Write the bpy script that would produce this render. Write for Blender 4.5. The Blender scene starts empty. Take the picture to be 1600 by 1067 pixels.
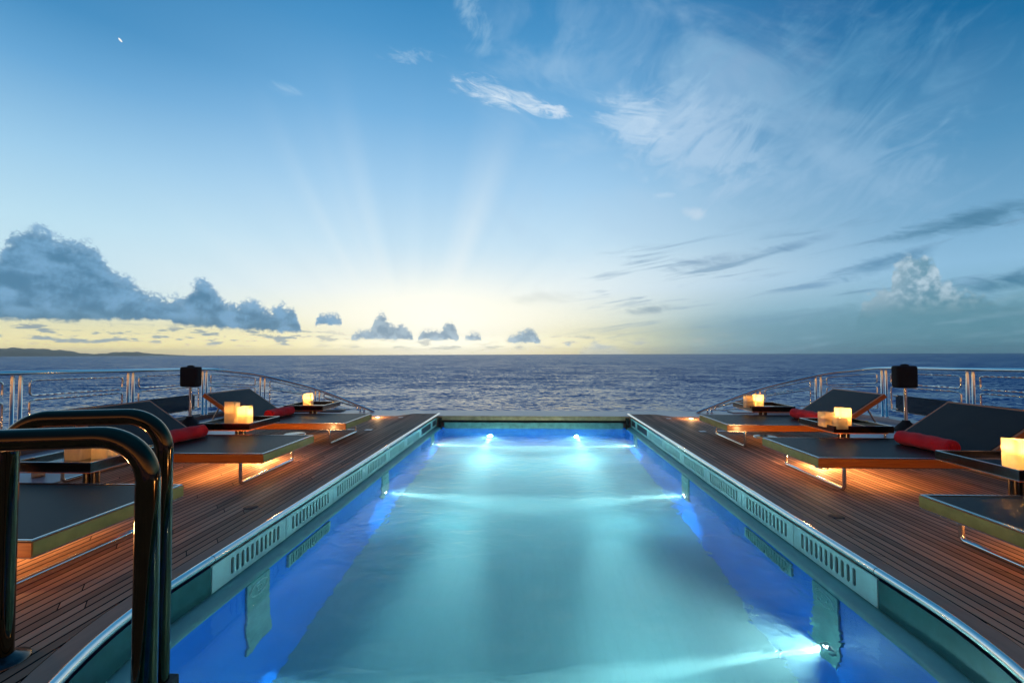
import bpy, bmesh, math, random
from mathutils import Vector, Matrix
import numpy as np
random.seed(7)
C = bpy.context.scene.collection
scene = bpy.context.scene
R = math.radians

# ------------------------------------------------------------------ colour
def lin(r, g, b):
    f = lambda c: (c/255/12.92) if c/255 <= .04045 else ((c/255+.055)/1.055)**2.4
    return (f(r), f(g), f(b), 1)

# ------------------------------------------------------------------ node maths
class N:
    """wraps a node socket so formulas can be written as Python"""
    def __init__(s, nt, sock): s.nt = nt; s.s = sock
    def _op(s, op, *a, clamp=False):
        n = s.nt.nodes.new('ShaderNodeMath'); n.operation = op; n.use_clamp = clamp
        for i, v in enumerate((s,)+a):
            if isinstance(v, N): s.nt.links.new(v.s, n.inputs[i])
            else: n.inputs[i].default_value = v
        return N(s.nt, n.outputs[0])
    def __add__(s, o): return s._op('ADD', o)
    __radd__ = __add__
    def __sub__(s, o): return s._op('SUBTRACT', o)
    def __rsub__(s, o): return (s*-1)+o
    def __mul__(s, o): return s._op('MULTIPLY', o)
    __rmul__ = __mul__
    def __truediv__(s, o): return s._op('DIVIDE', o)
    def pow(s, o): return s._op('POWER', o)
    def min(s, o): return s._op('MINIMUM', o)
    def max(s, o): return s._op('MAXIMUM', o)
    def abs(s): return s._op('ABSOLUTE')
    def fl(s): return s._op('FLOOR')
    def fr(s): return s._op('FRACT')
    def exp(s): return s._op('EXPONENT')
    def sat(s): return s._op('ADD', 0.0, clamp=True)
    def step(s, a, b):
        """smoothstep from a to b (a may be larger than b)"""
        n = s.nt.nodes.new('ShaderNodeMapRange'); n.interpolation_type = 'SMOOTHSTEP'
        inv = a > b
        s.nt.links.new(s.s, n.inputs[0])
        n.inputs[1].default_value = min(a, b); n.inputs[2].default_value = max(a, b)
        n.inputs[3].default_value = 1 if inv else 0; n.inputs[4].default_value = 0 if inv else 1
        return N(s.nt, n.outputs[0])
def comb(nt, x, y, z):
    n = nt.nodes.new('ShaderNodeCombineXYZ')
    for i, v in enumerate((x, y, z)):
        if isinstance(v, N): nt.links.new(v.s, n.inputs[i])
        else: n.inputs[i].default_value = v
    return n.outputs[0]
def noise(nt, vec, scale=1, detail=4, rough=.5, dist=0, norm=True):
    n = nt.nodes.new('ShaderNodeTexNoise'); n.inputs['Scale'].default_value = scale
    n.inputs['Detail'].default_value = detail; n.inputs['Roughness'].default_value = rough
    n.inputs['Distortion'].default_value = dist
    if vec is not None: nt.links.new(vec, n.inputs['Vector'])
    return N(nt, n.outputs['Fac'])
def ramp(nt, fac, stops, interp='LINEAR'):
    n = nt.nodes.new('ShaderNodeValToRGB'); cr = n.color_ramp; cr.interpolation = interp
    while len(cr.elements) < len(stops): cr.elements.new(.5)
    for e, (p, c) in zip(cr.elements, stops):
        e.position = p; e.color = c
    nt.links.new(fac.s, n.inputs[0]); return n.outputs[0]
def mixc(nt, fac, a, b, mode='MIX'):
    n = nt.nodes.new('ShaderNodeMix'); n.data_type = 'RGBA'; n.blend_type = mode
    for i, v in ((0, fac), (6, a), (7, b)):
        if isinstance(v, N): nt.links.new(v.s, n.inputs[i])
        elif isinstance(v, bpy.types.NodeSocket): nt.links.new(v, n.inputs[i])
        else: n.inputs[i].default_value = v
    return n.outputs[2]
def fcurve(nt, fac, pts, x0, x1, y1):
    n = nt.nodes.new('ShaderNodeFloatCurve'); cu = n.mapping.curves[0]
    P = [((x-x0)/(x1-x0), max(0, (y+1)/(y1+1))) for x, y in pts]
    P = [p for p in P if 0 <= p[0] <= 1]
    while len(cu.points) < len(P): cu.points.new(.5, .5)
    for q, (x, y) in zip(cu.points, P): q.location = (x, y); q.handle_type = 'VECTOR'
    n.mapping.update()
    nt.links.new(((fac-x0)/(x1-x0)).s, n.inputs['Value'])
    return N(nt, n.outputs[0])*(y1+1)-1

# ------------------------------------------------------------------ world: dusk sky with clouds
w = bpy.data.worlds.new("World"); scene.world = w; w.use_nodes = True
w.cycles.sampling_method = 'MANUAL'; w.cycles.sample_map_resolution = 256
nt = w.node_tree; nt.nodes.clear()
out = nt.nodes.new('ShaderNodeOutputWorld'); bg = nt.nodes.new('ShaderNodeBackground')
nt.links.new(bg.outputs[0], out.inputs[0])
tc = nt.nodes.new('ShaderNodeTexCoord'); sp = nt.nodes.new('ShaderNodeSeparateXYZ')
nt.links.new(tc.outputs['Generated'], sp.inputs[0])
dx, dy, dz = (N(nt, sp.outputs[i]) for i in range(3))
az = dx._op('ARCTAN2', dy)*57.29578
el = dz._op('ARCSINE')*57.29578
t = (el/45).sat()
SUN_AZ = -15.0
c_sun = ramp(nt, t, [(0, lin(238,212,142)), (.016, lin(252,232,158)), (.05, lin(253,242,185)), (.10, lin(254,252,226)), (.17, lin(235,246,248)), (.30, lin(200,229,246)),
                     (.45, lin(165,208,240)), (.62, lin(118,178,224)), (.78, lin(78,150,203)), (.9, lin(50,130,186)), (1, lin(38,116,172))])
c_left = ramp(nt, t, [(0, lin(226,208,158)), (.02, lin(238,222,158)), (.06, lin(236,232,190)), (.13, lin(208,232,240)), (.27, lin(190,226,243)),
                      (.40, lin(158,205,236)), (.55, lin(105,168,215)), (.65, lin(70,142,194)), (1, lin(36,108,160))])
c_right = ramp(nt, t, [(0, lin(98,140,152)), (.04, lin(112,156,170)), (.10, lin(134,180,202)), (.18, lin(142,190,222)), (.28, lin(118,170,206)),
                       (.42, lin(82,146,190)), (.6, lin(26,110,162)), (.75, lin(6,92,148)), (1, lin(4,80,134))])
c_back_fill = ramp(nt, t, [(0, lin(250,184,118)), (.12, lin(222,160,114)), (.34, lin(126,104,104)), (.6, lin(46,62,90)), (1, lin(26,70,116))])  # sky behind the camera, warmed and brightened as added fill light
f_left = az.step(-20, -52)
low = el.step(10, 3)
f_right = az.step(2, 46)*(1-low)+az.step(-3, 30)*low
col = mixc(nt, f_left, c_sun, c_left)
col = mixc(nt, f_right, col, c_right)
col = mixc(nt, az.abs().step(62, 120), col, c_back_fill)
zen = el.step(42, 75)
col = mixc(nt, zen, col, lin(26,84,136))
front = az.abs().step(75, 60)

P3 = comb(nt, az, el, 0.0)
# crepuscular rays fanning from below the horizon
th = (el+3.0)._op('ARCTAN2', az-SUN_AZ)
rr = ((az-SUN_AZ)*(az-SUN_AZ)+el*el).pow(.5)
rays = noise(nt, comb(nt, th*3.0, 0.0, 3.3), 1.5, 1.5, .5)
raymask = rr.step(36, 10)*el.step(2.5, 8)*front
col = mixc(nt, (rays.step(.46, .76)*raymask*.46).sat(), col, lin(240,248,250))
col = mixc(nt, (rays.step(.5, .3)*raymask*.10).sat(), col, lin(110,172,214))
# glow around the sunken sun
gl = ((az+11)*(az+11)*.0042+(el-3.8)*(el-3.8)*.045)*-1
col = mixc(nt, (gl.exp()*.95*front).sat(), col, lin(255,253,236))
gl2 = ((az+12)*(az+12)*.008+(el-4.2)*(el-4.2)*.06)*-1
col = mixc(nt, (gl2.exp()*.62*front).sat(), col, (1.25,1.2,1.02,1))

def blob(a0, e0, sa, se, rot=0):
    c, s = math.cos(R(rot)), math.sin(R(rot))
    u = (az-a0)*c+(el-e0)*s; v = (el-e0)*c-(az-a0)*s
    return ((u/sa)*(u/sa)+(v/se)*(v/se))
def rotv(rot, su, sv, seed):
    c, s = math.cos(R(rot)), math.sin(R(rot))
    return comb(nt, (az*c+el*s)*su, (el*c-az*s)*sv, seed)
# broad soft veil across the upper middle and right
veil = noise(nt, rotv(-20, .055, .13, 21.0), 1.0, 6, .58, .8)
veilm = az.step(-14, 4)*az.step(50, 24)*el.step(10, 18)*el.step(46, 34)*front
col = mixc(nt, (veil.step(.40, .72)*veilm*.46).sat(), col, lin(176,208,234))
# thin high cirrus
ci = noise(nt, rotv(-14, .20, .85, 2.0), 1.0, 7, .62, 1.2)
cj = noise(nt, rotv(28, .13, .30, 8.0), 1.0, 8, .62, 1.6)
def cirrus(a0, e0, sa, se, rot, n, lo, hi, k, c):
    global col
    m = (blob(a0, e0, sa, se, rot)*-1).exp()
    d = ((n-.5)*1.9+m*.85-.42).step(lo, hi)*m.step(.03, .5)*k*front
    col = mixc(nt, d.sat(), col, c)
cirrus(-3, 30.0, 8.0, 1.5, -14, ci, -.12, .75, .85, lin(226,240,250))
cirrus(3.2, 28.7, 3.2, .8, -12, ci, -.05, .5, .6, lin(225,238,250))
cirrus(-16, 33.4, 4.5, .9, 4, ci, 0, .6, .35, lin(200,225,243))
cirrus(-8, 38.0, 4.5, 1.8, -50, cj, -.1, .65, .40, lin(185,218,238))
cirrus(-6, 34.6, 3.0, 1.0, 0, cj, 0, .7, .25, lin(185,218,238))
cirrus(-29.5, 28.3, 2.6, .9, 0, ci, 0, .7, .32, lin(190,220,242))
cirrus(19, 24.5, 10.5, 6.0, -28, cj, -.15, .62, .55, lin(196,220,242))
cirrus(13, 26.5, 6.0, 3.0, -18, ci, -.05, .5, .45, lin(210,230,247))
cirrus(30, 19, 15, 8, -20, cj, -.15, .75, .50, lin(160,196,226))
cirrus(34, 26, 14, 8, -10, cj, -.1, .75, .42, lin(110,168,206))
cirrus(20, 31, 9, 5, 20, cj, .05, .8, .26, lin(120,180,216))
cirrus(19.6, 16.3, 2.6, 1.0, -24, cj, .0, .6, .45, lin(215,228,240))
cirrus(16, 18.6, 1.8, .5, 0, ci, 0, .6, .35, lin(205,225,243))
# grey streak clouds on the right
st = noise(nt, rotv(7, .08, .75, 5.0), 1.0, 5, .6, .6)
stm = az.step(0, 14)*el.step(15.5, 11)*el.step(1.0, 3.2)*front
col = mixc(nt, (st.step(.53, .70)*stm*.62).sat(), col, lin(112,152,184))
bilx = noise(nt, rotv(8, .22, .9, 12.0), 1.0, 5, .6, .4)
def streak(a0, e0, sa, se, rot, k, c):
    global col
    m = (blob(a0, e0, sa, se, rot)*-1).exp()
    d = (m*1.0+(ci-.5)*1.5+(bilx-.5)*.7-.36).step(0, .85)*k
    col = mixc(nt, d.sat(), col, c)
streak(22, 10.6, 7.0, 1.1, 5, .72, lin(122,156,186))
streak(30, 11.6, 4.5, .7, 9, .6, lin(112,152,186))
streak(43, 11.6, 7.5, 1.15, 8, .85, lin(72,124,156))
streak(37.5, 8.8, 5.0, 1.0, 12, .8, lin(84,136,172))
streak(46, 6.1, 5.5, 1.3, 8, .85, lin(62,118,150))
streak(14.5, 5.3, 4.0, .7, 4, .75, lin(140,165,180))
streak(2, 7.2, 6.5, 1.2, 4, .35, lin(196,205,200))
streak(31, 7.1, 4.0, .5, 6, .6, lin(110,152,188))
bil = noise(nt, P3, .42, 5, .55)
bil2 = noise(nt, comb(nt, az, el, 9.0), 1.15, 4, .55)
# low haze bank on the right
bank = ((el*-1)+5.0+(st-.5)*5.0+(bil-.5)*6.0+(az-30)*.05).step(-.8, 2.6)*az.step(12, 34)*front
col = mixc(nt, (bank*(.62+(bil2-.5)*.9)).sat(), col, mixc(nt, az.step(18, 44), lin(132,168,188), lin(88,140,158)))
col = mixc(nt, ((st-.5)*1.2+(bilx-.5)*1.6).step(-.05, .45)*bank.sat()*.5, col, lin(150,186,204))
# soft towering cumulus on the right
vf = ((noise(nt, comb(nt, az, el, 6.0), .9, 3, .5)-.5).abs()*3.2).min(1.0)
RT = [(31,-.5),(32.92,0.45),(34.8,2.06),(35.63,5.04),(36.89,6.09),(37.77,6.13),(37.9,7.85),(38.63,8.8),(40.22,8.93),(40.86,8.08),(41.26,6.56),(42.08,5.6),(43.68,4.9),(44.79,4.0),(46.21,3.4),(49,2.6)]
topR = fcurve(nt, az, RT, 30, 50, 12)
dR = topR-el+.2+(bil2-.5)*2.6-(vf-.35)*.8
mR = dR.step(-.25, .65)*az.step(30.5, 33)*az.step(50, 47)*el.step(1.6, 5.0)
lightR = mixc(nt, ((bil2-.5)*1.6+(bil-.5)*1.2).step(-.25, .30), lin(104,150,172), lin(184,208,222))
lightR = mixc(nt, el.step(6.5, 3.0), lightR, lin(90,140,156))
lightR = mixc(nt, (az-el*.25+(bil2-.5)*3).step(38.2, 35.0)*el.step(3, 6)*.7, lightR, lin(168,192,206))
col = mixc(nt, mR*.92, col, lightR)
# low scattered stratocumulus strips near the horizon
s2 = noise(nt, comb(nt, az*.42, el*1.75, 4.0), 1.0, 6, .62)
strip = s2.step(.50, .60)*el.step(.75, 1.3)*el.step(3.3, 2.5)*az.step(-22, -30)*az.step(-75,-60)
col = mixc(nt, strip*.85, col, lin(128,152,170))
strip2 = s2.step(.52, .62)*el.step(.3, .8)*el.step(3.0, 1.8)*az.step(-30, -24)*az.step(30, 14)
col = mixc(nt, strip2*.68, col, lin(176,182,178))
# dark cumulus bank (left) and the small heaps along the horizon
TOP = [(-60,5.56),(-54.89,7.81),(-51.58,8.25),(-51.07,9.94),(-50.17,10.87),(-48.82,11.24),(-48.4,10.43),(-47.59,10.57),(-46.53,10.3),(-45.66,10.14),(-45.29,9.32),(-44.5,7.92),(-43.33,7.63),(-42.75,6.89),(-41.61,6.17),(-40.24,5.77),(-38.77,5.87),(-38.25,7.3),(-37.27,7.98),(-36.3,7.12),(-35.42,5.69),(-34.12,5.48),(-33.34,6.09),(-32.11,5.73),(-31.16,4.92),(-29.88,5.63),(-28.7,5.46),(-28.16,4.23),(-27.74,2.54),(-26.52,2.56),(-26.19,4.22),(-25.85,4.83),(-24.8,4.94),(-23.74,4.74),(-23.31,3.99),(-23.0,1.47),(-22.64,2.01),(-21.56,2.79),(-20.08,3.04),(-19.34,4.7),(-18.58,5.03),(-17.97,3.86),(-17.2,3.47),(-16.67,4.04),(-15.89,3.33),(-15.03,2.54),(-14.87,1.0),(-14.56,2.06),(-13.78,3.19),(-11.55,3.04),(-10.75,4.18),(-10.11,3.94),(-9.46,2.73),(-9.06,1.0),(-8.73,2.08),(-7.92,2.89),(-6.54,2.57),(-6.13,0.5),(-3.85,1.09),(-2.61,2.4),(-1.38,2.88),(-0.15,3.37),(0.66,2.38),(1.47,.8),(2.77,0.5),(4.71,1.71),(5.51,0.5),(5.91,0.24),(7.11,1.2),(8.3,1.6),(10.26,1.02),(14.07,-0.4)]
BASE = [(-60,2.5),(-40.05,3.57),(-39.79,3.13),(-35.38,2.8),(-27.88,2.54),(-26.53,3.46),(-23.01,3.54),(-22.64,1.85),(-5.89,1.75),(-3.84,1.42),(2.28,1.31),(5.51,0.89),(5.98,-0.25),(14.07,-0.26)]
# the bank carries on to the left of the picture
edge = noise(nt, P3, .85, 5, .55)
fine = noise(nt, comb(nt, az, el, 4.0), 1.9, 4, .55)
wob = (edge-.5)*2.6
azw = az+(edge-.5)*.8
topc = fcurve(nt, azw, TOP, -60, 14.2, 12)
basec = fcurve(nt, az, BASE, -60, 14.2, 12)
thick = (topc-basec).max(0.0)
lump = ((fine-.5).abs()*-3.0+.45)
dT = topc-el-.15+(wob*.8+lump*1.15)*(thick*.16+.55).min(1.0)
mC = (1-az.step(4.4, 5.6)*.55)*dT.step(-.28, .62)*(el-basec+(fine-.5)*.9+(edge-.5)*.7).step(-.18, .28)*az.step(15, 13)*az.step(-63,-58)*thick.step(.1, .5)
shade = (bil*.55+edge*.45)
cc = mixc(nt, shade.step(.40, .62), lin(70,124,160), lin(114,164,202))
cc = mixc(nt, (dT.step(1.4, .15)*.55), cc, lin(142,178,208))
cc = mixc(nt, (el-basec).step(1.5, .1)*thick.step(2.5,5)*.5, cc, lin(76,124,150))
cc = mixc(nt, az.step(-26, -19)*.75, cc, mixc(nt, edge.step(.42,.6), lin(138,164,184), lin(178,196,206)))
cc = mixc(nt, az.step(4.5, 6.5)*.8, cc, lin(200,208,208))
col = mixc(nt, mC*.96, col, cc)
# the evening planet
pd = (blob(-44.27, 28.17, .20, .085, -38)*-1).exp()
col = mixc(nt, pd.step(.3, .6), col, (1.0, 1.0, .95, 1))
# below the horizon: dark water colour (only seen in reflections)
col = mixc(nt, el.step(-.2, -2.0), col, lin(24,44,70))
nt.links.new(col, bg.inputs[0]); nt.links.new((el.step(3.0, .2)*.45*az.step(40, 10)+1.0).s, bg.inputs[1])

# ------------------------------------------------------------------ materials
def mat(name): 
    m = bpy.data.materials.new(name); m.use_nodes = True
    b = m.node_tree.nodes['Principled BSDF']; return m, m.node_tree, b
def objc(nt_):
    n = nt_.nodes.new('ShaderNodeTexCoord'); return n.outputs['Object']
def sepv(nt_, v):
    n = nt_.nodes.new('ShaderNodeSeparateXYZ'); nt_.links.new(v, n.inputs[0])
    return [N(nt_, n.outputs[i]) for i in range(3)]
def bump(nt_, b, h, strength=.3, dist=.01, inp='Normal'):
    n = nt_.nodes.new('ShaderNodeBump'); n.inputs['Strength'].default_value = strength
    n.inputs['Distance'].default_value = dist; nt_.links.new(h.s, n.inputs['Height'])
    nt_.links.new(n.outputs[0], b.inputs[inp]); return n
def simple(name, c, rough=.5, metal=0., nscale=20, namp=.25, bmp=0., coat=0.):
    m, t_, b = mat(name)
    n = noise(t_, objc(t_), nscale, 5, .6)
    c0 = tuple(x*(1-namp) for x in c[:3])+(1,); c1 = tuple(min(1, x*(1+namp)) for x in c[:3])+(1,)
    t_.links.new(ramp(t_, n, [(.3, c0), (.7, c1)]), b.inputs['Base Color'])
    t_.links.new((n*.25*max(rough, .08)*2+rough*.75).s, b.inputs['Roughness'])
    b.inputs['Metallic'].default_value = metal; b.inputs['Coat Weight'].default_value = coat
    b.inputs['Coat Roughness'].default_value = .08
    if bmp: bump(t_, b, n, bmp, .004)
    return m
M = {}
M['chrome'] = simple('polished_steel', (.86,.82,.76), .10, 1, 30, .05)
M['brushed'] = simple('brushed_steel', (.50,.49,.47), .24, 1, 60, .1)
M['tube_dark_reflect'] = simple('polished_tube_dark_reflect', (.105,.075,.042), .06, 1, 25, .1)  # polished steel; its dark and golden reflections are put into the colour
M['dark_steel'] = simple('dark_column_steel', (.10,.09,.08), .22, 1, 30, .2)
M['black_cover'] = simple('black_cover_cloth', (.012,.010,.009), .85, 0, 220, .5, .6)
M['black_rubber'] = simple('black_rubber', (.015,.015,.016), .6, 0, 60, .3)
M['gelcoat'] = simple('pale_gelcoat', (.40,.385,.40), .32, 0, 3, .08)
M['hull'] = simple('hull_paint', (.55,.55,.56), .3, 0, 2, .05)
M['panel'] = simple('vent_panel_pool_glow', (.42,.80,.73), .38, .05, 6, .10)  # pale aqua paint with the pool's teal glow added into the colour
M['dark_panel'] = simple('dark_gloss_panel', (.02,.13,.12), .15, .1, 5, .2)
M['ledge'] = simple('ledge_paint', (.14,.42,.38), .5, 0, 6, .12)
M['olive_gold'] = simple('olive_gold_facing', (.42,.28,.07), .38, .55, 12, .15)  # olive-gold facing over the wooden foot end of the frame
M['slot'] = simple('recess_shade', (.010,.014,.014), .7, 0, 20, .2)  # near-black, puts the shade of slots and gap into the colour
M['screen'] = simple('vent_screen', (.05,.07,.075), .45, .4, 200, .3)
M['gold_reflect'] = simple('transom_steel_gold_reflect', (.50,.38,.20), .45, .4, 8, .3)  # golden reflection on the steel painted into the base colour
M['plate'] = simple('pool_plate', (.18,.40,.36), .4, .2, 10, .25)
M['plate_line'] = simple('pool_plate_relief', (.40,.62,.58), .35, .3, 10, .15)
M['cream'] = simple('cream_rim', (.55,.47,.36), .5, 0, 20, .1)
M['brown'] = simple('brown_disc', (.17,.12,.085), .6, 0, 30, .2)
M['deck_dark'] = simple('deck_cap_dark', (.015,.013,.012), .7, 0, 30, .2)

def teak_mat(name, along_y=True, base=(.21,.135,.095), planks=True):
    m, t_, b = mat(name)
    x, y, z = sepv(t_, objc(t_))
    W = .060
    if planks:
        q = x/W; pid = q.fl(); fx = q.fr()
        wn = t_.nodes.new('ShaderNodeTexWhiteNoise'); wn.noise_dimensions = '1D'; t_.links.new((pid*1.37+.5).s, wn.inputs['W'])
        rnd = N(t_, wn.outputs['Value'])
        L = 2.3
        yy = y+fx*W*1.2+rnd*37.0
        fy = (yy/L).fr(); bid = (yy/L).fl()
        wn2 = t_.nodes.new('ShaderNodeTexWhiteNoise'); wn2.noise_dimensions = '2D'
        t_.links.new(comb(t_, pid, bid, 0.0), wn2.inputs['Vector']); r2 = N(t_, wn2.outputs['Value'])
        seam = (fx.step(.10, .075)+fx.step(.90, .925)+fy.step(.0022, .0012)+fy.step(.9978, .9988)).sat()
        off = rnd*9.0
    else:
        r2 = noise(t_, objc(t_), 1.1, 2, .5); seam = None; off = 0.0
    g = noise(t_, comb(t_, x*38+off, y*1.6+off, 0.0), 1.0, 6, .65, .6)
    sp_ = noise(t_, comb(t_, x*5, y*4, 1.0), 1.0, 4, .6)
    f = (g*.32+r2*.52+.08+(sp_-.5)*.25).sat()
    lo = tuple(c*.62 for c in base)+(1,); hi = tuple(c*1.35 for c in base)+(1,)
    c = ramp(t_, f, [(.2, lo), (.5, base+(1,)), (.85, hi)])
    if seam: c = mixc(t_, seam, c, (.006,.0055,.0055,1))
    t_.links.new(c, b.inputs['Base Color'])
    t_.links.new((g*.2+.58).s, b.inputs['Roughness']); b.inputs['Specular IOR Level'].default_value = .05
    h = g*.25
    if seam: h = h-seam*.9
    bump(t_, b, h, .35, .003)
    return m
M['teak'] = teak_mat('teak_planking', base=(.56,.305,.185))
M['teak_margin'] = teak_mat('teak_margin', planks=False, base=(.54,.32,.21))
M['underside'] = simple('underside_reflector', (.62,.60,.56), .42, .9, 30, .1)  # unseen underside made bright to reflect the deck lights downward
M['caulk'] = simple('deck_caulk', (.014,.013,.013), .6, 0, 50, .2)
M['teak_cap'] = teak_mat('teak_cap', planks=False, base=(.13,.10,.09))

def varnish():
    m, t_, b = mat('varnished_wood')
    x, y, z = sepv(t_, objc(t_))
    g = noise(t_, comb(t_, x*4, y*40, z*60), 1.0, 5, .6, .5)
    c = ramp(t_, g, [(.25, (.50,.11,.014,1)), (.55, (.68,.18,.025,1)), (.8, (.76,.25,.045,1))])
    t_.links.new(c, b.inputs['Base Color']); b.inputs['Roughness'].default_value = .3
    b.inputs['Coat Weight'].default_value = .15; b.inputs['Coat Roughness'].default_value = .1; b.inputs['Specular IOR Level'].default_value = .3
    return m
M['wood'] = varnish()
def fabric(name, c, rough=.8, sc=900, sheen=.2, bs=.4):
    m, t_, b = mat(name)
    x, y, z = sepv(t_, objc(t_))
    wv = ((x*sc)._op('SINE')*(y*sc)._op('SINE'))*.5+.5
    n = noise(t_, objc(t_), 6, 5, .6)
    f = (wv*.35+n*.65).sat()
    t_.links.new(ramp(t_, f, [(.2, tuple(v*.7 for v in c)+(1,)), (.8, tuple(v*1.3 for v in c)+(1,))]), b.inputs['Base Color'])
    b.inputs['Roughness'].default_value = rough; b.inputs['Sheen Weight'].default_value = sheen
    bump(t_, b, wv, bs, .002)
    return m
M['mat'] = fabric('charcoal_mesh', (.036,.024,.017), .42, 1400, .0, .15)
M['mat'].node_tree.nodes['Principled BSDF'].inputs['Specular IOR Level'].default_value = .10
M['towel'] = fabric('red_terry', (.92,.010,.016), .95, 500, .15, .6)
def towel_bump():
    m = M['towel']; t_ = m.node_tree; b = t_.nodes['Principled BSDF']
    bump(t_, b, noise(t_, objc(t_), 90, 4, .7), .8, .008)
towel_bump()
def tinted():
    m, t_, b = mat('tinted_panel')
    b.inputs['Base Color'].default_value = (.012,.022,.030,1); b.inputs['Roughness'].default_value = .16
    n = noise(t_, objc(t_), 5, 3, .5); bump(t_, b, n, .2, .01)
    tr = t_.nodes.new('ShaderNodeBsdfTransparent'); tr.inputs[0].default_value = (.55,.62,.68,1)
    mx = t_.nodes.new('ShaderNodeMixShader'); mx.inputs[0].default_value = .72
    t_.links.new(tr.outputs[0], mx.inputs[1]); t_.links.new(b.outputs[0], mx.inputs[2])
    t_.links.new(mx.outputs[0], t_.nodes['Material Output'].inputs[0]); return m
M['tinted'] = tinted()
def wax(name, c, tr=.5):
    m, t_, b = mat(name)
    n = noise(t_, objc(t_), 14, 4, .6)
    cr = ramp(t_, n, [(.3, tuple(v*.85 for v in c)+(1,)), (.7, c+(1,))])
    t_.links.new(cr, b.inputs['Base Color']); b.inputs['Roughness'].default_value = .45
    tl = t_.nodes.new('ShaderNodeBsdfTranslucent'); t_.links.new(cr, tl.inputs[0])
    mx = t_.nodes.new('ShaderNodeMixShader'); mx.inputs[0].default_value = tr
    t_.links.new(b.outputs[0], mx.inputs[1]); t_.links.new(tl.outputs[0], mx.inputs[2])
    t_.links.new(mx.outputs[0], t_.nodes['Material Output'].inputs[0]); return m
M['wax'] = wax('ivory_wax', (.93,.74,.48), .6)
def emit(name, c, s):
    m, t_, b = mat(name); b.inputs['Base Color'].default_value = (.05,.05,.05,1)
    b.inputs['Emission Color'].default_value = c; b.inputs['Emission Strength'].default_value = s; return m
M['flame'] = emit('flame_glow', (1,.75,.3,1), 14)
M['lens_warm'] = emit('warm_lens', (1,.72,.36,1), 9)
M['lens_pool'] = emit('pool_lens', (.92,1,.98,1), 12)
def pool_wall():
    m, t_, b = mat('pool_wall')
    x, y, z = sepv(t_, objc(t_))
    n = noise(t_, objc(t_), 1.4, 4, .55)
    c = ramp(t_, n, [(.3, (.001,.17,.80,1)), (.7, (.001,.24,.95,1))])
    t_.links.new(c, b.inputs['Base Color']); b.inputs['Roughness'].default_value = .35
    return m
M['pool_wall'] = pool_wall()
def pool_floor():
    m, t_, b = mat('pool_floor')
    x, y, z = sepv(t_, objc(t_))
    n = noise(t_, objc(t_), .8, 5, .6)
    line = (x/.11).fr().step(.06, .03)
    c = ramp(t_, n, [(.3, (.14,.36,.39,1)), (.7, (.20,.45,.46,1))])
    c = mixc(t_, line*.45, c, (.10,.25,.26,1))
    t_.links.new(c, b.inputs['Base Color']); b.inputs['Roughness'].default_value = .5
    return m
M['pool_floor'] = pool_floor()
def water():
    m, t_, b = mat('pool_water')
    t_.nodes.remove(b)
    gl_ = t_.nodes.new('ShaderNodeBsdfGlass'); gl_.inputs['IOR'].default_value = 1.33; gl_.inputs['Roughness'].default_value = .0
    x, y, z = sepv(t_, objc(t_))
    n1 = noise(t_, comb(t_, x*1.1, y*1.5, 0.0), 1.0, 3, .5, .6)
    n2 = noise(t_, comb(t_, x*5.0, y*6.5, 3.0), 1.0, 3, .5, .8)
    calm = noise(t_, comb(t_, x*.7, y*.6, 7.0), 1.0, 2, .5).step(.42, .62)
    n3 = noise(t_, comb(t_, x*11, y*15, 6.0), 1.0, 2, .5, .4)
    h = n1*.42+n2*(calm*.24+.07)+n3*calm*.05
    bp = t_.nodes.new('ShaderNodeBump'); bp.inputs['Strength'].default_value = .55; bp.inputs['Distance'].default_value = .06
    t_.links.new(h.s, bp.inputs['Height']); t_.links.new(bp.outputs[0], gl_.inputs['Normal'])
    t_.links.new(gl_.outputs[0], t_.nodes['Material Output'].inputs['Surface'])
    ab = t_.nodes.new('ShaderNodeVolumeAbsorption'); ab.inputs[0].default_value = (.12,.84,.94,1); ab.inputs[1].default_value = .24
    sc = t_.nodes.new('ShaderNodeVolumeScatter'); sc.inputs[0].default_value = (.45,.96,1.0,1); sc.inputs[1].default_value = .17
    sc.inputs['Anisotropy'].default_value = .0
    ad = t_.nodes.new('ShaderNodeAddShader'); t_.links.new(ab.outputs[0], ad.inputs[0]); t_.links.new(sc.outputs[0], ad.inputs[1])
    t_.links.new(ad.outputs[0], t_.nodes['Material Output'].inputs['Volume'])
    return m
M['water'] = water()
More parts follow.
